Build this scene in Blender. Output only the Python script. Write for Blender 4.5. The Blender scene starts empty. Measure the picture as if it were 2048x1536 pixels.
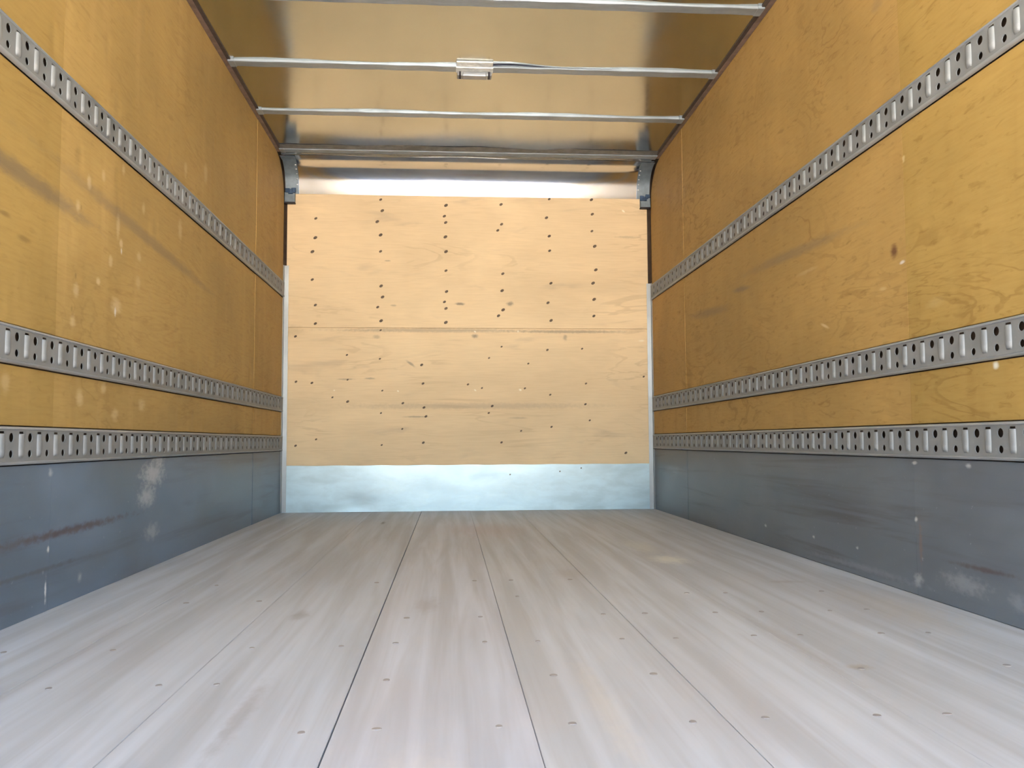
import bpy, bmesh, math, random
from mathutils import Vector, Matrix

random.seed(7)
SC = bpy.context.scene
COL = SC.collection
W = 2.46            # inner width of the cargo box
D = 5.747           # inner face of the front wall (depth from the camera)
Y0 = -0.45          # rear edge of the cargo box (open door)
ZC = 2.297          # underside of the roof bows / top edge of the side walls
ZR = 2.3085         # underside of the roof sheet

# ------------------------------------------------------------------ camera
F = 1729.5; YAW = 0.07201; PITCH = 0.06633; ROLL = -0.00478
fwd = Vector((math.sin(YAW)*math.cos(PITCH), math.cos(YAW)*math.cos(PITCH), math.sin(PITCH)))
rgt = Vector((math.cos(YAW), -math.sin(YAW), 0)); upv = rgt.cross(fwd)
r2 = math.cos(ROLL)*rgt + math.sin(ROLL)*upv
u2 = -math.sin(ROLL)*rgt + math.cos(ROLL)*upv
cam = bpy.data.objects.new('camera', bpy.data.cameras.new('camera'))
cam.matrix_world = Matrix(((r2.x, u2.x, -fwd.x, 1.0932), (r2.y, u2.y, -fwd.y, 0.0), (r2.z, u2.z, -fwd.z, 0.45424), (0, 0, 0, 1)))
cam.data.sensor_width = 36; cam.data.lens = F*36/2048
cam.data.clip_start = 0.02; cam.data.clip_end = 2000
COL.objects.link(cam); SC.camera = cam

# ------------------------------------------------------------------ daylight
world = bpy.data.worlds.new('daylight'); SC.world = world; world.use_nodes = True
wt = world.node_tree; wt.nodes.clear()
sky = wt.nodes.new('ShaderNodeTexSky'); sky.sky_type = 'NISHITA'
sky.sun_elevation = math.radians(52); sky.sun_rotation = math.radians(65)   # the sun stands beyond the front of the box
sky.sun_intensity = 0.6; sky.air_density = 1.0; sky.dust_density = 2.2; sky.ozone_density = 1.0
hs = wt.nodes.new('ShaderNodeHueSaturation'); hs.inputs['Saturation'].default_value = 0.85
bg = wt.nodes.new('ShaderNodeBackground'); bg.inputs['Strength'].default_value = 0.30
wo = wt.nodes.new('ShaderNodeOutputWorld')
wt.links.new(sky.outputs[0], hs.inputs['Color']); wt.links.new(hs.outputs[0], bg.inputs['Color']); wt.links.new(bg.outputs[0], wo.inputs['Surface'])
SC.view_settings.view_transform = 'Standard'; SC.view_settings.look = 'None'
SC.view_settings.gamma = 1.0; SC.view_settings.use_curve_mapping = False
SC.view_settings.exposure = 2.70
SC.cycles.adaptive_threshold = 0.015
SC.cycles.diffuse_bounces = 5; SC.cycles.glossy_bounces = 4; SC.cycles.max_bounces = 8

# ------------------------------------------------------------------ helpers
def tag(o, label=None, cat=None, group=None, kind=None):
    if label: o['label'] = label
    if cat: o['category'] = cat
    if group: o['group'] = group
    if kind: o['kind'] = kind
    return o

def empty(name, loc):
    o = bpy.data.objects.new(name, None); o.empty_display_size = 0.05
    o.location = loc; COL.objects.link(o); return o

def link(name, me, mat=None, parent=None):
    o = bpy.data.objects.new(name, me); COL.objects.link(o)
    if mat and not me.materials: me.materials.append(mat)
    if parent:
        o.parent = parent
        o.matrix_parent_inverse = Matrix.Translation(-parent.location)
    return o

def from_bm(name, bm, mat=None, parent=None, smooth=False):
    bmesh.ops.recalc_face_normals(bm, faces=bm.faces[:])
    me = bpy.data.meshes.new(name); bm.to_mesh(me); bm.free()
    if smooth:
        for p in me.polygons: p.use_smooth = True
        me.set_sharp_from_angle(angle=math.radians(38))
    return link(name, me, mat, parent)

def box(bm, a, b, bevel=0.0, seg=1):
    r = bmesh.ops.create_cube(bm, size=1)
    vs = r['verts']
    for v in vs:
        v.co = Vector([(a[i]+b[i])/2 + v.co[i]*(b[i]-a[i]) for i in range(3)])
    if bevel:
        es = list({e for v in vs for e in v.link_edges})
        bmesh.ops.bevel(bm, geom=es, offset=bevel, segments=seg, affect='EDGES', profile=0.5)

def boxobj(name, a, b, mat, parent=None, bevel=0.0, seg=1, smooth=False):
    bm = bmesh.new(); box(bm, a, b, bevel, seg); return from_bm(name, bm, mat, parent, smooth)

def solidify(bm, t):
    bm.normal_update(); bmesh.ops.solidify(bm, geom=bm.faces[:], thickness=t)

def prism(bm, poly, axis, a, b):
    """poly: 2-D points; extruded along axis from a to b. axis 0: poly=(y,z); 1: (x,z); 2: (x,y)"""
    def P(p, t):
        return (t, p[0], p[1]) if axis == 0 else (p[0], t, p[1]) if axis == 1 else (p[0], p[1], t)
    v0 = [bm.verts.new(P(p, a)) for p in poly]; v1 = [bm.verts.new(P(p, b)) for p in poly]
    n = len(poly)
    bm.faces.new(v0); bm.faces.new(v1[::-1])
    for i in range(n): bm.faces.new((v0[i], v0[(i+1) % n], v1[(i+1) % n], v1[i]))

# ------------------------------------------------------------------ materials
def lin(r, g, b):
    f = lambda c: (c/255/12.92) if c/255 <= .04045 else ((c/255+.055)/1.055)**2.4
    return (f(r), f(g), f(b), 1)

class M:
    def __init__(s, name):
        s.m = bpy.data.materials.new(name); s.m.use_nodes = True
        s.t = s.m.node_tree; s.t.nodes.clear()
        s.out = s.n('ShaderNodeOutputMaterial'); s.b = s.n('ShaderNodeBsdfPrincipled')
        s.t.links.new(s.b.outputs[0], s.out.inputs[0])
        s.co = s.n('ShaderNodeTexCoord').outputs['Object']
    def n(s, k): return s.t.nodes.new(k)
    def put(s, inp, v):
        if hasattr(v, 'is_output') or isinstance(v, bpy.types.NodeSocket): s.t.links.new(v, inp)
        else: inp.default_value = v
    def mapping(s, scale=(1, 1, 1), loc=(0, 0, 0), rot=(0, 0, 0), src=None):
        k = s.n('ShaderNodeMapping'); k.inputs['Scale'].default_value = scale
        k.inputs['Location'].default_value = loc; k.inputs['Rotation'].default_value = rot
        s.put(k.inputs['Vector'], src or s.co); return k.outputs[0]
    def noise(s, scale=(1, 1, 1), detail=3, rough=.5, dist=0, loc=(0, 0, 0), rot=(0, 0, 0)):
        k = s.n('ShaderNodeTexNoise'); k.inputs['Scale'].default_value = 1
        k.inputs['Detail'].default_value = detail; k.inputs['Roughness'].default_value = rough
        k.inputs['Distortion'].default_value = dist
        s.put(k.inputs['Vector'], s.mapping(scale, loc, rot)); return k.outputs['Fac']
    def math(s, op, a, b=0.0, c=0.0):
        k = s.n('ShaderNodeMath'); k.operation = op
        s.put(k.inputs[0], a); s.put(k.inputs[1], b); s.put(k.inputs[2], c); return k.outputs[0]
    def ramp(s, v, a, b, lo=0.0, hi=1.0):
        k = s.n('ShaderNodeMapRange'); k.interpolation_type = 'SMOOTHSTEP'
        s.put(k.inputs['Value'], v); k.inputs['From Min'].default_value = a; k.inputs['From Max'].default_value = b
        k.inputs['To Min'].default_value = lo; k.inputs['To Max'].default_value = hi; return k.outputs[0]
    def mix(s, fac, a, b, mode='MIX'):
        k = s.n('ShaderNodeMix'); k.data_type = 'RGBA'; k.blend_type = mode
        s.put(k.inputs[0], fac); s.put(k.inputs[6], a); s.put(k.inputs[7], b); return k.outputs[2]
    def spot(s, c, r, nz=None, amt=.5, edge=.35, rot=(0, 0, 0)):
        """mask of an ellipse centred at c (a zero inverse radius ignores that axis), its edge broken up by noise"""
        inv = tuple(0 if q == 0 else 1/q for q in r)
        ma = s.n('ShaderNodeVectorMath'); ma.operation = 'MULTIPLY_ADD'
        if any(rot):
            sub = s.n('ShaderNodeVectorMath'); sub.operation = 'SUBTRACT'; s.put(sub.inputs[0], s.co); sub.inputs[1].default_value = c
            k1 = s.n('ShaderNodeMapping'); k1.inputs['Rotation'].default_value = rot; s.put(k1.inputs['Vector'], sub.outputs[0])
            s.put(ma.inputs[0], k1.outputs[0]); ma.inputs[1].default_value = inv
        else:
            s.put(ma.inputs[0], s.co); ma.inputs[1].default_value = inv; ma.inputs[2].default_value = tuple(-p*q for p, q in zip(c, inv))
        ln = s.n('ShaderNodeVectorMath'); ln.operation = 'LENGTH'; s.put(ln.inputs[0], ma.outputs[0])
        v = ln.outputs['Value']
        if nz is not None: v = s.math('ADD', v, s.math('MULTIPLY', s.math('SUBTRACT', nz, .5), amt*2))
        return s.ramp(v, 1.0, edge)
    def bump(s, h, strength=.3, dist=.01, prev=None):
        k = s.n('ShaderNodeBump'); k.inputs['Strength'].default_value = strength; k.inputs['Distance'].default_value = dist
        s.put(k.inputs['Height'], h)
        if prev is not None: s.put(k.inputs['Normal'], prev)
        return k.outputs[0]
    def done(s, col, rough=.5, metal=0.0, normal=None, spec=.5):
        s.put(s.b.inputs['Base Color'], col); s.put(s.b.inputs['Roughness'], rough)
        s.put(s.b.inputs['Metallic'], metal); s.put(s.b.inputs['Specular IOR Level'], spec)
        if normal is not None: s.put(s.b.inputs['Normal'], normal)
        return s.m

def plain(name, col, rough=.5, metal=0.0, nscale=40, namt=.15, bump=.1, spec=.5):
    s = M(name)
    nz = s.noise((nscale,)*3, 3)
    c = s.mix(s.ramp(nz, .3, .7), tuple(x*(1-namt) for x in col[:3])+(1,), tuple(min(1, x*(1+namt)) for x in col[:3])+(1,))
    return s.done(c, rough, metal, s.bump(nz, bump, .002), spec)

def ply_side(name, base, marks, side):
    s = M(name)
    oi = s.n('ShaderNodeObjectInfo')
    big = s.noise((0, .9, 1.6), 4, .55, .6, loc=(0, side*7, 0))
    grain = s.noise((0, 1.1, 4.2), 4, .55, 1.1, loc=(0, side*13, 3))
    lines = s.ramp(s.math('SINE', s.math('MULTIPLY', grain, 62)), .55, 1.0)
    patch = s.ramp(s.noise((0, 1.6, 1.9), 2, .5, 0, loc=(0, 5+side, 9)), .45, .65)
    fib = s.noise((0, 9, 110), 2, .6, .0, loc=(0, side, 0))
    vert = s.noise((0, 7, .9), 3, .55, .3, loc=(0, side*3, 5))
    fine = s.noise((0, 14, 52), 3, .6, .8)
    c = s.mix(s.ramp(big, .3, .72), tuple(x*.86 for x in base[:3])+(1,), tuple(min(1, x*1.1) for x in base[:3])+(1,))
    c = s.mix(s.math('MULTIPLY', s.math('MULTIPLY', lines, patch), .30 if side else .16), c, (.16, .075, .02, 1))
    c = s.mix(s.ramp(fib, .35, .75, 0, .16), c, (.24, .12, .035, 1))
    c = s.mix(s.ramp(vert, .5, .8, 0, .10 if side else .26), c, (.62, .42, .18, 1))
    c = s.mix(s.ramp(vert, .48, .25, 0, .14), c, (.22, .11, .03, 1))
    c = s.mix(s.ramp(fine, .55, .74, 0, .34 if side else .18), c, (.17, .085, .022, 1))
    c = s.mix(s.ramp(fine, .42, .25, 0, .20), c, (.50, .34, .12, 1))
    for (p, r, col, k, rot) in marks:
        c = s.mix(s.math('MULTIPLY', s.spot(p, r, fine, .45, .2, rot), k), c, col)
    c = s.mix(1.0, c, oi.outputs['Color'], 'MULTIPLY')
    dn = s.n('ShaderNodeTexVoronoi'); dn.feature = 'F1'; dn.inputs['Scale'].default_value = 1
    s.put(dn.inputs['Vector'], s.mapping((0, 9, 4.5), (0, side*2.1, 0)))
    dent = s.ramp(dn.outputs['Distance'], .05, .34)
    nb = s.bump(dent, .30 if not side else .12, .006)
    nb = s.bump(fib, .10, .002, nb)
    return s.done(c, s.ramp(big, .2, .8, .54, .64), 0, nb, .16)

def ply_front(name, base, marks):
    s = M(name)
    big = s.noise((.9, 0, 2.2), 4, .55, .5)
    grain = s.noise((.8, 0, 6), 4, .55, .9, loc=(3, 0, 1))
    lines = s.ramp(s.math('SINE', s.math('MULTIPLY', grain, 46)), .6, 1.0)
    patch = s.ramp(s.noise((1.4, 0, 2.5), 2, .5, 0, loc=(5, 0, 9)), .45, .68)
    fib = s.noise((6, 0, 120), 2, .6)
    fine = s.noise((40, 0, 60), 3, .6)
    c = s.mix(s.ramp(big, .3, .72), tuple(x*.9 for x in base[:3])+(1,), tuple(min(1, x*1.07) for x in base[:3])+(1,))
    c = s.mix(s.math('MULTIPLY', s.math('MULTIPLY', lines, patch), .20), c, (.30, .19, .09, 1))
    c = s.mix(s.ramp(fib, .35, .75, 0, .10), c, (.35, .22, .10, 1))
    gr = s.ramp(s.noise((2.2, 0, 9), 3, .6, .4, loc=(1, 0, 4)), .58, .78, 0, .30)
    c = s.mix(gr, c, (.33, .26, .20, 1))
    for (p, r, col, k, rot) in marks:
        c = s.mix(s.math('MULTIPLY', s.spot(p, r, fine, .45, .2, rot), k), c, col)
    nb = s.bump(fib, .09, .002)
    return s.done(c, .62, 0, nb, .35)

DK = (.10, .055, .025, 1); GY = (.17, .14, .115, 1); PALE = (.75, .60, .38, 1); WHITE = (.80, .82, .84, 1)
L0 = (0, 0, 0)
stain_glintL = [((0, 2.25, 1.142), (0, .62, .040), GY, .62, (math.radians(2.4), 0, 0)), ((0, 3.2, 1.195), (0, 1.15, .034), GY, .42, (math.radians(3.6), 0, 0)),
       ((0, 2.598, 1.152), (0, 0.022, 0.028), PALE, 0.44, L0), ((0, 2.670, 1.248), (0, 0.022, 0.030), PALE, 0.48, L0), ((0, 2.906, 1.170), (0, 0.022, 0.060), PALE, 0.40, L0), ((0, 2.936, 1.118), (0, 0.022, 0.020), PALE, 0.56, L0), ((0, 2.851, 1.043), (0, 0.022, 0.030), PALE, 0.40, L0), ((0, 3.105, 1.112), (0, 0.030, 0.020), PALE, 0.36, L0), ((0, 2.600, 0.903), (0, 0.028, 0.030), PALE, 0.40, L0), ((0, 2.757, 0.957), (0, 0.022, 0.018), PALE, 0.56, L0), ((0, 2.907, 0.903), (0, 0.060, 0.035), PALE, 0.44, L0), ((0, 2.583, 0.811), (0, 0.028, 0.028), PALE, 0.40, L0), ((0, 2.646, 0.589), (0, 0.035, 0.035), PALE, 0.40, L0), ((0, 2.917, 0.548), (0, 0.040, 0.030), PALE, 0.36, L0), ((0, 3.558, 1.319), (0, 0.035, 0.060), PALE, 0.32, L0), ((0, 3.138, 1.294), (0, 0.022, 0.030), PALE, 0.32, L0), ((0, 2.777, 1.302), (0, 0.020, 0.025), PALE, 0.36, L0), ((0, 2.941, 1.372), (0, 0.022, 0.025), PALE, 0.32, L0), ((0, 3.905, 1.663), (0, 0.040, 0.060), PALE, 0.28, L0), ((0, 3.614, 1.586), (0, 0.030, 0.050), PALE, 0.28, L0), ((0, 3.164, 0.590), (0, 0.045, 0.030), PALE, 0.36, L0), ((0, 2.822, 0.628), (0, 0.030, 0.022), PALE, 0.40, L0), ((0, 3.101, 1.017), (0, 0.030, 0.030), PALE, 0.24, L0), ((0, 2.213, 0.604), (0, 0.030, 0.040), PALE, 0.32, L0),  # pale dent wear, with the sheen off the dents put into the colour
       ((0, 2.90, .885), (0, .012, .022), WHITE, .7, L0), ((0, 2.94, 1.095), (0, .010, .014), WHITE, .6, L0), ((0, 2.595, .945), (0, .010, .014), DK, .35, L0), ((0, 2.575, .845), (0, .010, .014), DK, .3, L0), ((0, 2.62, 1.155), (0, .009, .012), DK, .3, L0),  # white spots paint glints on the dents
       ((0, 2.28, .98), (0, .05, .012), DK, .4, L0), ((0, 2.18, 1.02), (0, .04, .01), DK, .4, L0)]
stain_glintR = [((W, 2.545, 1.035), (0, .030, .030), (.12, .05, .03, 1), .85, (math.radians(40), 0, 0)), ((W, 3.35, 1.20), (0, .75, .030), GY, .40, (math.radians(-2.5), 0, 0)), ((W, 3.95, 1.165), (0, .16, .020), GY, .55, (math.radians(-5), 0, 0)),
       ((W, 4.45, 1.13), (0, .50, .034), GY, .42, (math.radians(-4), 0, 0)), ((W, 2.07, .64), (0, .016, .014), WHITE, .9, L0), ((W, 2.56, .70), (0, .09, .007), PALE, .8, (math.radians(-3), 0, 0)),  # the white spot is a glint painted into the colour
       ((W, 3.05, .87), (0, .05, .008), PALE, .55, (math.radians(-20), 0, 0)), ((W, 2.50, .99), (0, .02, .008), WHITE, .6, L0), ((W, 2.62, .93), (0, .03, .010), PALE, .25, L0),
       ((W, 2.33, .84), (0, .06, .02), PALE, .15, L0), ((W, 2.47, 1.30), (0, .012, .015), PALE, .6, L0), ((W, 3.2, 1.10), (0, .12, .012), PALE, .18, L0), ((W, 2.6, 1.85), (0, .05, .04), GY, .25, L0)]
FG = (.22, .17, .13, 1); CH = (.93, .86, .72, 1)
stF = [((1.162, D, 1.373), (.045, 0, .014), FG, .8, L0), ((1.261, D, 1.158), (.028, 0, .020), FG, .75, L0), ((.837, D, .97), (.05, 0, .012), FG, .6, (0, math.radians(-35), 0)),
       ((1.497, D, 1.376), (.032, 0, .022), FG, .7, L0), ((1.867, D, 1.15), (.02, 0, .03), FG, .5, L0), ((.568, D, .874), (.045, 0, .009), FG, .5, L0), ((.41, D, .868), (.08, 0, .008), FG, .45, L0),
       ((1.0, D, 1.195), (.9, 0, .020), (.30, .24, .18, 1), .5, L0), ((1.9, D, 1.19), (.5, 0, .016), FG, .55, L0), ((1.25, D, .69), (1.1, 0, .03), (.36, .28, .21, 1), .35, L0),
       ((.87, D, .62), (.12, 0, .008), FG, .5, L0), ((.68, D, 1.66), (.03, 0, .007), FG, .5, L0), ((2.3, D, 1.84), (.11, 0, .012), FG, .3, L0), ((1.55, D, .61), (.09, 0, .01), FG, .3, L0),
       ((.05, D, 1.19), (.12, 0, .05), (.42, .33, .18, 1), .3, L0), ((.72, D, 1.36), (.03, 0, .010), FG, .4, L0), ((.61, D, 1.15), (.035, 0, .02), FG, .35, L0),
       ((1.262, D, 1.187), (.011, 0, .007), CH, .9, (0, math.radians(-35), 0)), ((.752, D, .79), (.011, 0, .007), CH, .9, (0, math.radians(-35), 0)), ((1.262, D, .795), (.012, 0, .007), CH, .9, (0, math.radians(-35), 0)),
       ((1.563, D, .797), (.014, 0, .010), CH, .95, (0, math.radians(-25), 0)), ((1.55, D, 1.19), (.009, 0, .010), CH, .8, L0), ((2.39, D, 1.13), (.03, 0, .010), CH, .6, L0), ((.335, D, .795), (.009, 0, .007), CH, .8, L0), ((2.275, D, 2.02), (.018, 0, .009), CH, .9, (0, math.radians(-40), 0))]

m_plyL = ply_side('plywood_left', (.46, .315, .113, 1), stain_glintL, 0)
m_plyR = ply_side('plywood_right', (.435, .285, .100, 1), stain_glintR, 1)
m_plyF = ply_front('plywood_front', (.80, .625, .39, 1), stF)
m_back = plain('dark_cavity_wood', (.05, .03, .018, 1), .9)

def scuff_mat(name, x, marks, side):
    s = M(name)
    base = (.145, .150, .168, 1)
    st = s.noise((0, .8, 16), 4, .6, .5, loc=(0, side*4, 0)); big = s.noise((0, 1.2, 3.5), 3, .5, .4, loc=(0, side*9, 2)); fine = s.noise((0, 30, 55), 3, .6); sp = s.noise((0, 60, 60), 2, .5)
    c = s.mix(s.ramp(big, .3, .7), (.105, .125, .15, 1) if side else (.100, .140, .192, 1), (.16, .19, .225, 1) if side else (.158, .228, .325, 1))
    c = s.mix(s.ramp(st, .50, .74, 0, .60 if side else .35), c, (.065, .055, .055, 1))
    c = s.mix(s.ramp(sp, .70, .80, 0, .35), c, (.45, .48, .52, 1))
    for (p, r, col, k, rot) in marks:
        c = s.mix(s.math('MULTIPLY', s.spot(p, r, fine, .7, .1, rot), k), c, col)
    nb = s.bump(fine, .10, .002)
    return s.done(c, s.ramp(big, .2, .8, .36, .5), 0, nb, .5)
DU = (.50, .53, .57, 1); RU = (.085, .05, .05, 1)
m_scL = scuff_mat('grey_scuff_left', 0, [((0, 3.3, .34), (0, .17, .06), DU, .75, L0), ((0, 3.24, .26), (0, .12, .05), DU, .65, L0), ((0, 3.36, .40), (0, .10, .04), DU, .6, L0),
    ((0, 2.46, .055), (0, .007, .045), WHITE, .9, L0), ((0, 2.47, .165), (0, .012, .012), WHITE, .7, L0), ((0, 2.6, .205), (0, .7, .018), RU, .8, (math.radians(-.5), 0, 0)), ((0, 3.3, .13), (0, .10, .04), DU, .45, L0),
    ((0, 2.4, .115), (0, .5, .010), (.08, .08, .09, 1), .6, L0), ((0, 2.68, .06), (0, .02, .02), DU, .5, L0), ((0, 2.47, .375), (0, .02, .015), WHITE, .4, L0)], 0)
m_scR = scuff_mat('grey_scuff_right', W, [((W, 2.47, .045), (0, .035, .025), DU, .6, L0), ((W, 2.24, .07), (0, .14, .035), DU, .32, L0), ((W, 2.45, .15), (0, .012, .09), (.22, .15, .13, 1), .6, L0), ((W, 2.15, .12), (0, .2, .01), RU, .7, L0),
    ((W, 2.02, .06), (0, .05, .03), DU, .25, L0), ((W, 2.2, .385), (0, .02, .01), WHITE, .5, L0), ((W, 2.47, .385), (0, .02, .008), WHITE, .5, L0), ((W, 3.2, .09), (0, .014, .008), WHITE, .6, L0), ((W, 2.85, .09), (0, .014, .008), WHITE, .6, L0),
    ((W, 2.47, .22), (0, .014, .010), WHITE, .6, L0), ((W, 3.7, .085), (0, .02, .008), WHITE, .6, L0), ((W, 2.8, .03), (0, .5, .016), (.25, .28, .34, 1), .5, L0)], 1)

def floor_mat():
    s = M('worn_floor_boards')
    oi = s.n('ShaderNodeObjectInfo')
    st = s.noise((17, .75, 0), 4, .55, .4); st2 = s.noise((60, 1.6, 0), 2, .6); big = s.noise((2.0, .9, 0), 3, .5, .3, loc=(4, 1, 0)); fine = s.noise((50, 25, 0), 3, .6)
    c = s.mix(s.ramp(st, .3, .72), (.42, .438, .47, 1), (.55, .585, .65, 1))
    c = s.mix(s.ramp(st2, .52, .80, 0, .20), c, (.31, .285, .28, 1))
    c = s.mix(s.ramp(big, .50, .80, 0, .35), c, (.43, .40, .40, 1))
    for (p, r, col, k, rot) in [((1.93, 3.30, 0), (.10, .16, 0), (.72, .72, .66, 1), .75, L0), ((1.91, 3.72, 0), (.09, .34, 0), (.68, .68, .62, 1), .40, L0),
                                ((1.27, 4.5, 0), (.30, .5, 0), (.46, .30, .28, 1), .30, L0), ((1.36, 1.5, 0), (.035, .45, 0), (.66, .61, .54, 1), .30, L0), ((1.05, 1.2, 0), (.10, .16, 0), (.66, .61, .55, 1), .30, L0),
                                ((1.03, 2.45, 0), (.05, .16, 0), (.30, .28, .28, 1), .4, L0), ((1.5, 3.0, 0), (.08, .16, 0), (.34, .31, .30, 1), .35, L0), ((.70, 2.35, 0), (.035, .09, 0), (.25, .22, .21, 1), .5, L0),
                                ((.745, 1.50, 0), (.025, .30, 0), (.30, .28, .28, 1), .5, L0), ((1.86, 1.9, 0), (.03, .5, 0), (.36, .33, .31, 1), .35, L0), ((2.3, 2.3, 0), (.14, .45, 0), (.50, .46, .40, 1), .4, L0),
                                ((.72, 4.95, 0), (.018, .11, 0), (.14, .10, .10, 1), .8, L0), ((1.91, 1.711, 0), (.035, .03, 0), (.34, .28, .20, 1), .6, L0), ((2.17, 2.75, 0), (.09, .04, 0), (.30, .26, .23, 1), .35, L0)]:
        c = s.mix(s.math('MULTIPLY', s.spot(p, r, fine, .5, .1, rot), k), c, col)
    c = s.mix(1.0, c, oi.outputs['Color'], 'MULTIPLY')
    nb = s.bump(st2, .10, .002)
    return s.done(c, .55, 0, nb, .4)
m_floor = floor_mat()

def metal(name, col, rough, scr=.12, scale=(3, 3, 3), wav=0.0, wdist=.01, wscale=(2, 2, 2), blot=.1, met=1.0):
    s = M(name)
    nz = s.noise(scale, 4, .6, .3); fine = s.noise((45, 45, 45), 3, .6)
    c = s.mix(s.ramp(nz, .3, .7), tuple(x*(1-blot) for x in col[:3])+(1,), tuple(min(1, x*(1+blot*.5)) for x in col[:3])+(1,))
    r = s.math('ADD', s.ramp(nz, .25, .75, rough*.8, rough*1.25), s.ramp(fine, .4, .75, 0, scr))
    nb = s.bump(s.noise(wscale, 1, .4), wav, wdist) if wav else s.bump(fine, .03, .001)
    return s.done(c, r, met, nb)
m_roof = metal('roof_sheet_metal', (.56, .59, .565, 1), .16, .03, (2, 2, 2), .12, .003, (1.6, 3.5, 1), .04)
m_cove = metal('cove_sheet_metal', (.72, .735, .76, 1), .12, .03, (3, 3, 3), .05, .004, (1.3, 1, 3), .05)
m_kick = metal('kick_plate_metal', (.48, .605, .655, 1), .355, .0, (5, 5, 14), .06, .003, (3, 3, 7), .14, .6)
m_bow = metal('galvanised_bow', (.34, .40, .46, 1), .36, .15, (6, 30, 30), .2, .002, (9, 20, 20), .16, .45)
def track_mat():
    s = M('galvanised_track')
    nz = s.noise((8, 8, 8), 4, .6, .3); fine = s.noise((70, 70, 70), 3, .6)
    c = s.mix(s.ramp(nz, .3, .7), (.20, .216, .226, 1), (.255, .27, .28, 1))
    c = s.mix(s.ramp(fine, .62, .8, 0, .25), c, (.42, .44, .45, 1))
    return s.done(c, s.ramp(nz, .3, .7, .42, .55), .12, s.bump(fine, .08, .001), .4)
m_track = track_mat()
m_edge = metal('pale_track_edge', (.36, .385, .405, 1), .40, .1, (5, 5, 5), blot=.15, met=.35)  # paler metal on the rolled edges than on the track face
m_trim = metal('corner_trim_metal', (.34, .365, .375, 1), .42, .1, met=.4)
m_brk = plain('blue_grey_bracket_paint', (.17, .215, .255, 1), .42, .35, 30, .12)
m_rivet = plain('pale_rivet', (.62, .64, .66, 1), .35, .6)
m_rail = plain('brown_roof_rail', (.19, .135, .115, 1), .5, .2, 25, .2)
m_rail_shade = plain('roof_rail_recess_shade', (.06, .045, .04, 1), .6)  # dark tone painting the shade of the recess above the rail lip
m_screw = plain('dark_screw_head', (.115, .08, .052, 1), .6, .2)
m_fscrew = plain('grey_floor_screw', (.32, .30, .29, 1), .6, .1)
m_white = plain('white_lamp_plate', (.78, .80, .78, 1), .4)
m_dark = plain('dark_rubber', (.025, .025, .035, 1), .6)
m_navy = plain('dark_blue_gap_shade', (.02, .028, .06, 1), .5)
m_blue = plain('dark_blue_scrap', (.03, .07, .14, 1), .6)
def lens_mat():
    s = M('lamp_lens'); nz = s.noise((200, 200, 200), 2)
    s.b.inputs['Coat Weight'].default_value = .5
    return s.done((.24, .27, .30, 1), .25, .2, s.bump(nz, .1, .001))
m_lens = lens_mat()
def ground_mat():
    s = M('sunlit_concrete'); nz = s.noise((.4, .4, .4), 5, .6); f = s.noise((6, 6, 6), 4, .6)
    c = s.mix(s.ramp(nz, .3, .7), (.40, .39, .37, 1), (.52, .51, .49, 1)); c = s.mix(s.ramp(f, .4, .8, 0, .2), c, (.3, .29, .28, 1))
    return s.done(c, .85, 0, s.bump(f, .2, .01), .3)
m_ground = ground_mat()
m_shell = plain('outer_shell_white', (.75, .75, .74, 1), .5)

# ------------------------------------------------------------------ ground outside
g = boxobj('ground', (-150, -200, -1.35), (150, 150, -1.2), m_ground)
tag(g, 'pale concrete yard outside the open rear of the truck', 'ground', kind='structure')

# ------------------------------------------------------------------ floor
floor = boxobj('floor', (-.05, Y0, -.16), (W+.05, D+.1, -.032), m_back)
tag(floor, 'grey beige wooden plank floor of the empty truck box', 'floor', kind='structure')
SEAMS = [0.0, .28, .593, .909, 1.226, 1.543, 1.845, 2.16, W]
GAP = {1: .0003, 2: .0018, 3: .0030, 4: .0014, 5: .0008, 6: .0006, 7: .0003}
TINT = [.99, .96, .95, 1.01, 1.0, 1.03, 1.0, .99]
planks = []
for i in range(8):
    a = SEAMS[i] + (GAP.get(i, 0)/2 if i else -.004); b = SEAMS[i+1] - (GAP.get(i+1, 0)/2 if i < 7 else -.004)
    drop = [0, -.001, 0, .0012, 0, .0008, 0, -.001][i]
    o = boxobj('plank', (a, Y0, -.031), (b, D+.004, drop), m_floor, floor, .0010, 1)
    o.color = (TINT[i]*(1.0 if i > 2 else .975), TINT[i]*.995, TINT[i]*(.965 if i > 3 else 1.0), 1); planks.append(o)
# screws: two per plank in rows that follow the cross members below
bm = bmesh.new(); bmesh.ops.create_cone(bm, cap_ends=True, segments=10, radius1=.0075, radius2=.0065, depth=.0016)
me_fs = bpy.data.meshes.new('floor_screw'); bm.to_mesh(me_fs); bm.free(); me_fs.materials.append(m_fscrew)
def floor_screw(x, y):
    i = max(k for k in range(8) if SEAMS[k] <= x)
    o = link('screw', me_fs, None, planks[i]); o.location = (x, y, max(v.co.z for v in planks[i].data.vertices) + .0002)
    o.scale = (random.uniform(.8, 1.2), random.uniform(.8, 1.3), 1)
for y in (1.415, 1.70, 1.995, 2.28, 2.57, 2.86):
    for i in range(8):
        for x in ((SEAMS[i]+.068, SEAMS[i+1]-.052) if 0 < i < 7 else (SEAMS[i]+.12 if i == 0 else SEAMS[i]+.055,)):
            if random.random() < (.5 if y > 2.1 else .22): continue
            floor_screw(x + random.uniform(-.006, .006), y + random.uniform(-.008, .008))

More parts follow.
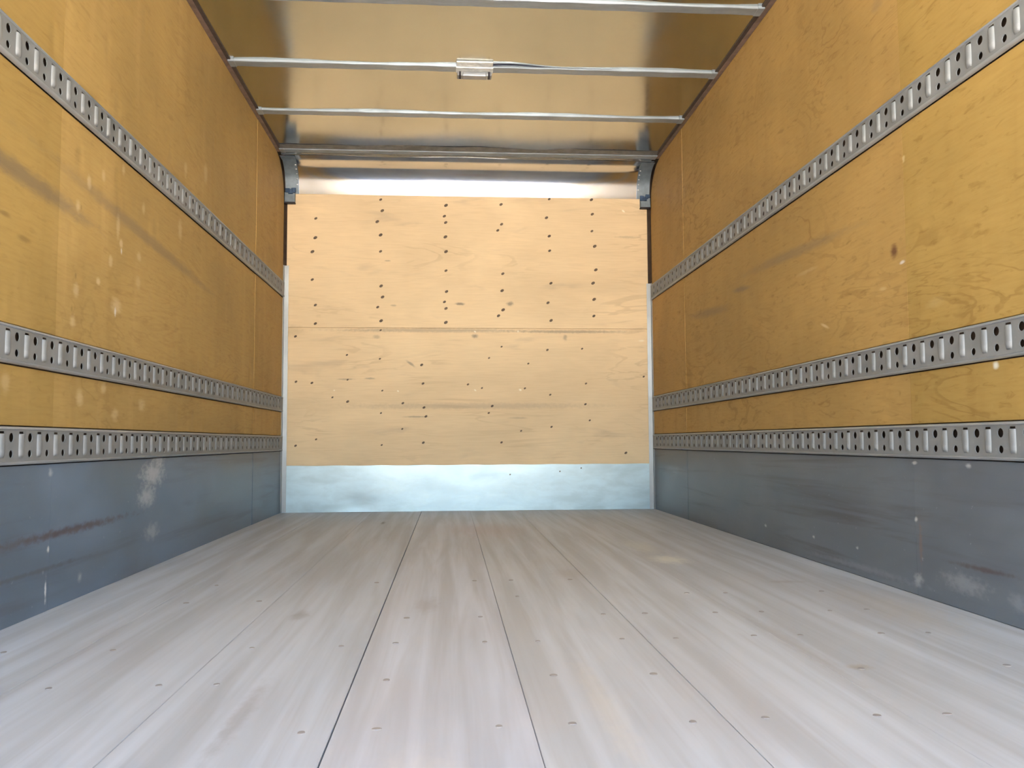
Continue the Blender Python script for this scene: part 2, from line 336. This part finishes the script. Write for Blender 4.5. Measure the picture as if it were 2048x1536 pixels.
# ------------------------------------------------------------------ side walls
TR = {'top': (1.4066, 1.5053), 'mid': (.6536, .7505), 'low': (.4013, .4973)}
PY = [Y0, 2.475, 4.92, D]          # sheet joints along the wall
ARC = []                            # curved cut of the upper front corner (y,z)
for k in range(9):
    t = k/8*math.pi/2
    ARC.append((D - .030 - .285*(1-math.cos(t)), 2.055 + (ZC-2.055)*math.sin(t)))
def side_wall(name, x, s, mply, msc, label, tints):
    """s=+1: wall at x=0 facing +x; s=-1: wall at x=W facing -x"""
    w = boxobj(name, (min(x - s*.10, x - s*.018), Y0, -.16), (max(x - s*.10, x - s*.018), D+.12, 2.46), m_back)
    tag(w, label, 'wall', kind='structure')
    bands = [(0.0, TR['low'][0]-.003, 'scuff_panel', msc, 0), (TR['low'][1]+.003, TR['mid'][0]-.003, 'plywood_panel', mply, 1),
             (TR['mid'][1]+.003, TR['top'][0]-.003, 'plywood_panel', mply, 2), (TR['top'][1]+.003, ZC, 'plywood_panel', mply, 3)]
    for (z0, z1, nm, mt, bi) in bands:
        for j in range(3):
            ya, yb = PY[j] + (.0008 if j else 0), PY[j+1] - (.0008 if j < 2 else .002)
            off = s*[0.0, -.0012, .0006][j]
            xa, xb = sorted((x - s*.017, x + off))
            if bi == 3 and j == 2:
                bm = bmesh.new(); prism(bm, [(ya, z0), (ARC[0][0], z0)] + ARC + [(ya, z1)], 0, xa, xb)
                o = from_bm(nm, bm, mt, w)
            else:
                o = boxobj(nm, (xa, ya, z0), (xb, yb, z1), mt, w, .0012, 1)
            t = tints[j]; o.color = (t[0], t[1], t[2], 1)  # nearest sheets darkened in colour to even out light from the open rear
    return w
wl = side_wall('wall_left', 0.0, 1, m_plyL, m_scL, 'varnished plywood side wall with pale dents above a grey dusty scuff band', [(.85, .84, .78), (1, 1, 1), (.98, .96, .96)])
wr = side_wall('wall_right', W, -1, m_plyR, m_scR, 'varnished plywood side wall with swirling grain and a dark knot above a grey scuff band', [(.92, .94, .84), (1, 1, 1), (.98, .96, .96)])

# ------------------------------------------------------------------ front wall
wf = boxobj('wall_front', (-.10, D+.016, -.16), (W+.10, D+.12, 2.46), m_back)
tag(wf, 'bright bulkhead wall of two screwed plywood sheets with metal kick plate and curved metal top', 'wall', kind='structure')
pl_lo = boxobj('plywood_panel', (.006, D-.001, .300), (W-.006, D+.014, 1.2095), m_plyF, wf, .0012)
pl_up = boxobj('plywood_panel', (.018, D-.005, 1.2105), (W-.022, D+.014, 2.115), m_plyF, wf, .0012)
for o in (pl_lo, pl_up): o.color = (1, 1, 1, 1)
bm = bmesh.new()                     # kick plate: a thin sheet, lightly dished and dented
nx, nz = 60, 10; grid = []
rk = random.Random(3)
def dent(x, z):
    d = 0.0
    for (cx, cz, r, a) in [(.50, .05, .10, .004), (.9, .12, .25, .002), (1.5, .1, .22, .0022), (2.0, .16, .25, .0018), (1.2, .22, .3, .0012), (.3, .2, .2, .0015)]:
        d += a*math.exp(-(((x-cx)/r)**2 + ((z-cz)/(r*.5))**2))
    return d
for k in range(nz+1):
    row = []
    for i in range(nx+1):
        x = .004 + (W-.008)*i/nx; z = .302*k/nz
        row.append(bm.verts.new((x, D - .006 + dent(x, z), z + (.0015*math.sin(i*.9) if k == nz else 0))))
    grid.append(row)
for k in range(nz):
    for i in range(nx): bm.faces.new((grid[k][i], grid[k][i+1], grid[k+1][i+1], grid[k+1][i]))
solidify(bm, -.002)
kick = from_bm('kick_plate', bm, m_kick, wf, True)
tag(kick, 'bright dented metal kick plate along the foot of the bulkhead')
# screws of the bulkhead
FRONT = [(0.632, 2.074), (0.643, 1.999), (0.61, 1.924), (0.633, 1.834), (0.633, 1.723), (0.638, 1.49), (0.648, 1.416), (0.205, 1.94), (0.203, 1.81), (0.185, 1.716), (0.186, 1.529), (1.068, 2.041), (1.057, 1.967), (1.066, 1.924), (1.064, 1.826), (1.068, 1.726), (1.068, 1.597), (1.072, 1.456), (1.439, 2.053), (1.442, 1.917), (1.416, 1.875), (1.449, 1.58), (1.444, 1.465), (1.767, 2.095), (1.747, 1.966), (1.765, 1.84), (1.767, 1.74), (1.774, 1.518), (2.056, 2.095), (2.061, 1.995), (2.057, 1.878), (2.075, 1.774), (2.081, 1.612), (2.061, 1.521), (0.208, 1.359), (0.209, 1.236), (0.616, 1.348), (0.639, 1.257), (0.636, 1.195), (1.058, 1.386), (1.068, 1.342), (1.067, 1.248), (0.08, 1.151), (0.416, 1.029), (0.632, 1.004), (0.907, 0.964), (0.087, 0.852), (0.19, 0.844), (0.422, 0.865), (0.649, 0.793), (0.916, 0.84), (1.214, 0.834), (0.324, 0.749), (0.423, 0.721), (0.784, 0.71), (0.923, 0.681), (0.641, 0.645), (0.936, 0.622), (0.781, 0.54), (1.45, 1.335), (1.419, 1.295), (1.753, 1.385), (1.773, 1.265), (2.067, 1.41), (2.064, 1.297), (1.439, 1.087), (1.747, 1.066), (1.982, 1.075), (1.355, 1.011), (1.618, 0.974), (1.307, 0.81), (1.594, 0.808), (2.006, 0.84), (1.764, 0.765), (1.375, 0.69), (1.352, 0.644), (2.001, 0.701), (2.029, 0.593), (1.771, 0.55), (1.567, 0.524), (2.4, 0.887), (0.647, 0.435), (0.919, 0.449), (0.089, 0.433), (0.221, 0.474), (1.436, 0.448), (2.271, 0.374)]
bm = bmesh.new(); bmesh.ops.create_cone(bm, cap_ends=True, segments=10, radius1=.0095, radius2=.0075, depth=.002, matrix=Matrix.Rotation(math.pi/2, 4, 'X'))
me_ws = bpy.data.meshes.new('wall_screw'); bm.to_mesh(me_ws); bm.free(); me_ws.materials.append(m_screw)
for (x, z) in FRONT:
    p = pl_up if z > 1.21 else pl_lo
    o = link('screw', me_ws, None, p); o.location = (x, (D-.0055) if z > 1.21 else (D-.0015), z)
    k = random.uniform(.95, 1.25) if z > 1.21 else random.uniform(.65, 1.0)
    o.rotation_euler = (0, math.radians(-32), 0); o.scale = (k*1.25, 1, k*.85)
for (x, z) in [(1.492, .236), (1.824, .254), (1.967, .275), (2.378, .274), (.692, .263), (.078, .28)]:
    o = link('screw', me_ws, None, kick); o.location = (x, D-.0065, z); o.scale = (.7, 1, .6); o.rotation_euler = (0, math.radians(-32), 0)

# curved metal sheet between bulkhead and roof
YB, ZB = D-.0065, 2.104
def _tilt(t):
    for (t0, t1, a0, a1) in ((0, .31, 7, 17), (.31, .57, 17, 53), (.57, 1.0, 53, 84)):
        if t <= t1: return math.radians(a0 + (a1-a0)*(t-t0)/(t1-t0))
_raw = [(0.0, 0.0)]; _th = [_tilt(0)]
for _k in range(200):
    _a = _tilt((_k+.5)/200)
    _raw.append((_raw[-1][0] + math.sin(_a), _raw[-1][1] + math.cos(_a))); _th.append(_tilt((_k+1)/200))
_sc = (ZR-.003-ZB)/_raw[-1][1]
def arc(t, off=0.0):
    i = min(200, max(0, int(round(t*200)))); th = _th[i]
    return (YB - _raw[i][0]*_sc - off*math.cos(th), ZB + _raw[i][1]*_sc - off*math.sin(th))
def cove_strip(name, x0, x1, off, mat, parent, t1=1.0, thick=.0015, n=20, nx=1):
    bm = bmesh.new(); rows = []
    for k in range(n+1):
        y, z = arc(k/n*t1, off)
        rows.append([bm.verts.new((x0+(x1-x0)*i/nx, y, z)) for i in range(nx+1)])
    for k in range(n):
        for i in range(nx): bm.faces.new((rows[k][i], rows[k][i+1], rows[k+1][i+1], rows[k+1][i]))
    bmesh.ops.recalc_face_normals(bm, faces=bm.faces[:])
    if bm.faces[0].normal.y > 0: bmesh.ops.reverse_faces(bm, faces=bm.faces[:])
    solidify(bm, thick)
    return from_bm(name, bm, mat, parent, True)
cv = cove_strip('cove_sheet', .03, W-.03, 0.0, m_cove, wf, n=32, nx=24)
tag(cv, 'shiny curved metal sheet between bulkhead and roof')

# corner brackets at the two ends of the curved sheet
def bracket(x0, x1, s, label):
    """x0: edge at the wall, x1: inner edge; s=+1 for the wall at x=0"""
    e = empty('corner_bracket', (x0, D-.02, 2.04))
    tag(e, label, 'bracket', 'riveted brackets at the ends of the curved sheet')
    cove_strip('plate', min(x0+s*.006, x1), max(x0+s*.006, x1), .006, m_brk, e, .97, .003)
    bm = bmesh.new(); bmesh.ops.create_uvsphere(bm, u_segments=8, v_segments=5, radius=.0050)
    me = bpy.data.meshes.new('rivet'); bm.to_mesh(me); bm.free(); me.materials.append(m_rivet)
    for k in range(5):
        y, z = arc(.20+k*.12, .008)
        o = link('rivet', me, None, e); o.location = (x1 - s*.009, y, z); o.scale = (1.2, .8, .8)
    bx = boxobj('end_box', (min(x0+s*.004, x0+s*.072), D-.040, 2.040), (max(x0+s*.004, x0+s*.072), D-.006, 2.106), m_brk, e, .004, 2)
    boxobj('bottom_lip', (min(x0+s*.002, x0+s*.074), D-.046, 2.032), (max(x0+s*.002, x0+s*.074), D-.006, 2.0395), m_dark, e, .002)
    bm = bmesh.new()
    rr = random.Random(5)
    pts = [(x0+s*(.016+.058*k/6), D-.046-.004*math.sin(k*1.3), 2.106+.016*math.sin(k*1.7)+.010*k/6*s) for k in range(7)]
    for k in range(6):
        a, b = Vector(pts[k]), Vector(pts[k+1])
        box(bm, tuple(min(a[i], b[i])-.0045 for i in range(3)), tuple(max(a[i], b[i])+.0045 for i in range(3)), .002)
    from_bm('blue_scrap', bm, m_blue, e)
bracket(0.0, .094, 1, 'blue grey riveted bracket where the dented wall meets the curved sheet')
bracket(W, W-.094, -1, 'blue grey riveted bracket where the knotted wall meets the curved sheet')

# vertical corner strips of the bulkhead
for n, (x0, s, lab) in enumerate([(0.0, 1, 'narrow metal corner strip between dented side wall and bulkhead'), (W, -1, 'narrow metal corner strip between knotted side wall and bulkhead')], 1):
    bm = bmesh.new()
    a, b = x0, x0+s*.033
    prism(bm, [(a, D-.030), (a+s*.004, D-.030), (a+s*.006, D-.012), (b, D-.009), (b, D-.0065), (a, D-.0065)], 2, .003, 1.62 if s > 0 else 1.52)
    tag(from_bm('trim_%d' % n, bm, m_trim), lab, 'trim', kind='structure')

# ------------------------------------------------------------------ ceiling
bm = bmesh.new(); nxx, nyy = 30, 60; rows = []
for j in range(nyy+1):
    y = Y0 + (arc(1.0)[0]+.015-Y0)*j/nyy
    rows.append([bm.verts.new((-.02+(W+.04)*i/nxx, y, ZR + .0025*math.sin(i*.55)*math.sin(y*4.8))) for i in range(nxx+1)])
for j in range(nyy):
    for i in range(nxx): bm.faces.new((rows[j][i], rows[j+1][i], rows[j+1][i+1], rows[j][i+1]))
rs_bm = bm
ceil = boxobj('ceiling', (-.10, Y0, ZR+.02), (W+.10, D+.12, 2.46), m_shell)
tag(ceil, 'shiny roof sheet mirroring the brown plywood between the bows', 'ceiling', kind='structure')
solidify(rs_bm, -.0015)
from_bm('roof_sheet', rs_bm, m_roof, ceil, True)

# brown rails along the top of the side walls
for n, (x0, s, lab) in enumerate([(0.0, 1, 'brown roof rail along the top of the dented plywood wall'), (W, -1, 'brown roof rail along the top of the knotted plywood wall')], 3):
    bm = bmesh.new()
    prism(bm, [(x0 - s*.016, ZC+.001), (x0+s*.016, ZC+.001), (x0+s*.020, ZC+.002), (x0+s*.020, ZC+.0045), (x0+s*.017, ZC+.006), (x0 - s*.016, ZC+.006)], 1, Y0, 5.475)
    o = from_bm('trim_%d' % n, bm, m_rail); tag(o, lab, 'rail', kind='structure')
    boxobj('recess_shade', (min(x0-s*.016, x0+s*.036), Y0, ZC+.006), (max(x0-s*.016, x0+s*.036), 5.475, ZR-.0005), m_rail_shade, o)  # dark strip standing in for the shaded recess under the roof sheet

# ------------------------------------------------------------------ roof bows
BOWS = [(3.562, 'galvanised roof bow farthest from the bulkhead, before the lamp bow'), (4.217, 'galvanised roof bow that carries the small lamp'),
        (4.84, 'galvanised roof bow between the lamp bow and the bulkhead bow'), (5.485, 'galvanised roof bow in front of the curved bulkhead sheet')]
def bow(yb, label):
    e = empty('roof_bow', (W/2, yb-.03, ZC)); tag(e, label, 'roof beam', 'roof bows across the box')
    bm = bmesh.new(); h = ZR-ZC+.002; w = .062; x0, x1 = .021, W-.021
    prof = [(yb-w, ZC+h), (yb-w, ZC+.0035), (yb-w+.001, ZC+.0015), (yb-w+.003, ZC+.0004), (yb-w+.006, ZC), (yb-.004, ZC), (yb, ZC+.003), (yb, ZC+h)]
    n = 40; rings = []
    for i in range(n+1):
        x = x0+(x1-x0)*i/n
        rings.append([bm.verts.new((x, y, z + .0010*math.sin(i*1.7+yb*9))) for (y, z) in prof])
    m = len(prof)
    for i in range(n):
        for k in range(m): bm.faces.new((rings[i][k], rings[i][(k+1) % m], rings[i+1][(k+1) % m], rings[i+1][k]))
    bm.faces.new(rings[0]); bm.faces.new(rings[-1][::-1])
    from_bm('beam', bm, m_bow, e)
    for xa, xb in ((.021, .052), (W-.052, W-.021)):     # end clips
        boxobj('end_clip', (xa, yb-w-.004, ZC-.0015), (xb, yb+.004, ZC+.012), m_bow, e, .002)
    return e
bows = [bow(*b) for b in BOWS]
# thin strap bowed out beside the lamp
def strip(name, pts_a, pts_b, thick, mat, parent):
    bm = bmesh.new(); va = [bm.verts.new(p) for p in pts_a]; vb = [bm.verts.new(p) for p in pts_b]
    for i in range(len(va)-1): bm.faces.new((va[i], va[i+1], vb[i+1], vb[i]))
    solidify(bm, thick); return from_bm(name, bm, mat, parent, True)
yn = 4.217-.062
A, B = [], []
for i in range(41):
    x = 1.15+.75*i/40; t = i/40; b_ = .034*math.exp(-((t-.30)/.24)**2)
    A.append((x, yn-.003-b_, ZR-.0005)); B.append((x, yn-.004-b_, ZR-.0065))
strip('bowed_strap', A, B, .0015, m_bow, bows[1])
cu = bpy.data.curves.new('strap_gap_shade', 'CURVE'); cu.dimensions = '3D'; cu.bevel_depth = .0036; cu.bevel_resolution = 2  # added dark cord in place of the shaded gap between strap and bow
sp = cu.splines.new('POLY'); sp.points.add(24)
for i in range(25):
    t = i/24; sp.points[i].co = (1.17+.50*t, yn-.006-.014*math.exp(-((t-.42)/.30)**2), ZR-.0042, 1); sp.points[i].radius = max(.15, min(1.0, (1-t)*3.0))
# wavy flashing in front of the last bow
A, B = [], []; yl = 5.485-.062
for i in range(81):
    x = .03+(W-.06)*i/80
    w_ = .050 + .022*math.exp(-((x-.80)/.14)**2) + .012*math.exp(-((x-1.30)/.2)**2) - .014*math.exp(-((x-1.6)/.14)**2) + .012*math.exp(-((x-1.86)/.12)**2) + .003*math.sin(x*21)
    A.append((x, yl-.008, ZR-.0075)); B.append((x, yl-w_-.022, ZR-.0042))
m_flash = plain('dull_grey_flashing', (.15, .157, .160, 1), .5, .15, 18, .25)
fl = strip('flashing_strip', A, B, .0012, m_flash, bows[3]); tag(fl, 'wavy grey metal flashing')

# ------------------------------------------------------------------ lamp
lamp = empty('ceiling_lamp', (1.218, 4.18, ZC)); tag(lamp, 'small white oblong lamp fixed under a roof bow', 'lamp')
dg_ = bpy.context.evaluated_depsgraph_get()
co_ = bpy.data.objects.new('tmp_gap_shade', cu); COL.objects.link(co_); bpy.context.view_layer.update()
me_c = bpy.data.meshes.new_from_object(co_.evaluated_get(bpy.context.evaluated_depsgraph_get())); bpy.data.objects.remove(co_)
me_c.materials.clear(); link('gap_shade', me_c, m_navy, lamp)
LX0, LX1 = 1.126, 1.306
bm = bmesh.new(); box(bm, (LX0, yn-.052, ZC+.0005), (LX1, yn-.0005, ZR-.001), .005, 2); from_bm('mounting_flap', bm, m_white, lamp, False)
bm = bmesh.new(); box(bm, (LX0-.002, yn-.006, ZC-.007), (LX1+.002, 4.212, ZC-.0005), .003, 2); from_bm('base_plate', bm, m_white, lamp, False)
bm = bmesh.new(); box(bm, (LX0+.004, 4.185, ZC-.030), (LX1-.004, 4.236, ZC-.0075), .006, 2); from_bm('lens_frame', bm, m_trim, lamp, False)
bm = bmesh.new(); box(bm, (LX0+.030, 4.179, ZC-.0335), (LX1-.030, 4.228, ZC-.012), .005, 2); from_bm('lens', bm, m_lens, lamp, False)
for x in (LX0+.018, LX1-.018):
    bm = bmesh.new(); box(bm, (x-.006, 4.178, ZC-.033), (x+.006, 4.224, ZC-.010), .003, 1); from_bm('lens_clip', bm, m_dark, lamp)

# ------------------------------------------------------------------ cargo tracks
P = .0963; HH = .0483
def ring_hole(bm, cx, cz, hx, hz, r, d, n=12):
    """rectangle cx+-hx, cz+-hz with a round hole, in a local (u, out, v) frame; walls of the hole go back by d"""
    outer, inner, deep = [], [], []
    for k in range(n):
        a = math.pi/4 + 2*math.pi*k/n if n == 8 else 2*math.pi*(k+.5)/n
        c, s_ = math.cos(a), math.sin(a)
        m = max(abs(c)/hx, abs(s_)/hz)
        outer.append((cx+c/m, cz+s_/m)); inner.append((cx+r*c, cz+r*s_))
    return outer, inner
def rib_mesh():
    bm = bmesh.new(); n = 6; hw, hh, pr = .0115, .0300, .0066; rows = []
    for (v, k) in ((-hh, .10), (-hh+.006, .80), (-hh+.012, 1.0), (hh-.004, 1.0), (hh, .72)):
        rows.append([bm.verts.new((math.cos(math.pi*i/n)*hw*(.8+.2*k), math.sin(math.pi*i/n)*pr*k, v)) for i in range(n+1)])
    for a, b in zip(rows, rows[1:]):
        for i in range(n): bm.faces.new((a[i], a[i+1], b[i+1], b[i]))
    bm.faces.new(rows[0][::-1]); bm.faces.new(rows[-1])
    bmesh.ops.recalc_face_normals(bm, faces=bm.faces[:])
    me = bpy.data.meshes.new('rib'); bm.to_mesh(me); bm.free(); me.materials.append(m_track)
    for p_ in me.polygons: p_.use_smooth = len(p_.vertices) == 4
    return me
ME_RIB = rib_mesh()
FACE = .0095
def track(x, s, zlo, zhi, phase, label):
    zc = (zlo+zhi)/2; hh = (zhi-zlo)/2
    ya, yb = 1.0, D-.036
    e = empty('cargo_track', (x, ya, zc)); tag(e, label, 'cargo track', 'slotted cargo tracks on the side walls')
    bm = bmesh.new()
    def V(y, o, v): return bm.verts.new((x + s*o, y, zc+v))
    def quad(y0, y1, v0, v1):
        if y1-y0 < 1e-5: return
        bm.faces.new([V(y0, FACE, v0), V(y1, FACE, v0), V(y1, FACE, v1), V(y0, FACE, v1)])
    k0 = math.ceil((ya-phase)/P); ribs = []
    fz = hh-.0085
    k = k0
    y_prev = ya
    while phase + (k+1)*P < yb:
        yr = phase + k*P; y0, y1 = yr-.016, yr+.016
        if y0 > y_prev: quad(y_prev, y0, -fz, fz)
        # rib column with a slot above the rib
        quad(y0, y1, -fz, .0300); quad(y0, y1, .0358, fz) if fz > .0358 else None
        quad(y0, yr-.010, .0300, .0358); quad(yr+.010, y1, .0300, .0358)
        # hole column
        c0, c1 = y1, yr+P-.016; cy = (c0+c1)/2; hx = (c1-c0)/2
        for cz, rr in ((.0205, .0120), (-.0205, .0098)):
            lo, hi = (0, fz) if cz > 0 else (-fz, 0); hz = (hi-lo)/2; mz = (lo+hi)/2
            n = 12; out_, inn = [], []
            for q in range(n):
                a = 2*math.pi*q/n + math.pi/12; c, s_ = math.cos(a), math.sin(a)
                m = max(abs(c)/hx, abs(s_)/hz); out_.append((cy+c/m, mz+s_/m)); inn.append((cy+rr*c, cz+rr*s_))
            # corners of the rectangle are added as little fans
            vo = [V(p[0], FACE, p[1]) for p in out_]; vi = [V(p[0], FACE, p[1]) for p in inn]; vd = [V(p[0], FACE-.0022, p[1]) for p in inn]
            for q in range(n):
                w = (q+1) % n
                bm.faces.new((vo[q], vo[w], vi[w], vi[q])); bm.faces.new((vi[q], vi[w], vd[w], vd[q]))
                p0, p1 = out_[q], out_[w]
                if abs(p0[0]-p1[0]) > 1e-6 and abs(p0[1]-p1[1]) > 1e-6:
                    cxn = cy + math.copysign(hx, (p0[0]+p1[0])/2-cy); czn = mz + math.copysign(hz, (p0[1]+p1[1])/2-mz)
                    bm.faces.new((vo[q], V(cxn, FACE, czn), vo[w]))
        ribs.append(yr); y_prev = c1; k += 1
    quad(y_prev, yb, -fz, fz)
    bmesh.ops.remove_doubles(bm, verts=bm.verts[:], dist=1e-5)
    bmesh.ops.recalc_face_normals(bm, faces=bm.faces[:])
    me = bpy.data.meshes.new('track_face'); bm.to_mesh(me); bm.free(); link('track_face', me, m_track, e)
    for sg in (1, -1):        # rolled edges above and below
        bm = bmesh.new(); prof = [(0.0015, hh), (.0070, hh), (.0105, hh-.0012), (.0135, hh-.0042), (.0140, hh-.0062), (.0128, hh-.0075), (FACE, hh-.0085), (.0015, hh-.0085)]
        r0 = [bm.verts.new((x+s*o, ya, zc+sg*v)) for o, v in prof]; r1 = [bm.verts.new((x+s*o, yb, zc+sg*v)) for o, v in prof]
        m = len(prof)
        for q in range(m): bm.faces.new((r0[q], r0[(q+1) % m], r1[(q+1) % m], r1[q]))
        bm.faces.new(r0); bm.faces.new(r1[::-1]); from_bm('track_edge', bm, m_edge, e, True)
    far = bmesh.new()
    for yr in ribs:
        mw = Matrix(((0, s, 0, x+s*FACE), (1, 0, 0, yr), (0, 0, 1, zc), (0, 0, 0, 1)))
        if 1.85 < yr < 4.0:
            o = link('rib', ME_RIB, None, e); o.matrix_parent_inverse = Matrix.Identity(4)
            o.matrix_basis = Matrix.Translation(-e.location) @ mw
        else:
            tmp = bmesh.new(); tmp.from_mesh(ME_RIB); tmp.transform(mw)
            t2 = bpy.data.meshes.new('t'); tmp.to_mesh(t2); tmp.free(); far.from_mesh(t2); bpy.data.meshes.remove(t2)
    o = from_bm('far_ribs', far, m_track, e, True); o['kind'] = 'stuff'
PH = {'LB': 2.280, 'LM': 2.196, 'LT': 2.199, 'RT': 1.921, 'RM': 2.001, 'RB': 2.001}
track(0.0, 1, *TR['top'], PH['LT'], 'uppermost grey slotted cargo track on the dented plywood wall')
track(0.0, 1, *TR['mid'], PH['LM'], 'middle grey slotted cargo track on the dented plywood wall')
track(0.0, 1, *TR['low'], PH['LB'], 'lowest grey slotted cargo track above the dusty scuff band')
track(W, -1, *TR['top'], PH['RT'], 'uppermost grey slotted cargo track on the knotted plywood wall')
track(W, -1, *TR['mid'], PH['RM'], 'middle grey slotted cargo track on the knotted plywood wall')
track(W, -1, *TR['low'], PH['RB'], 'lowest grey slotted cargo track on the knotted plywood wall')
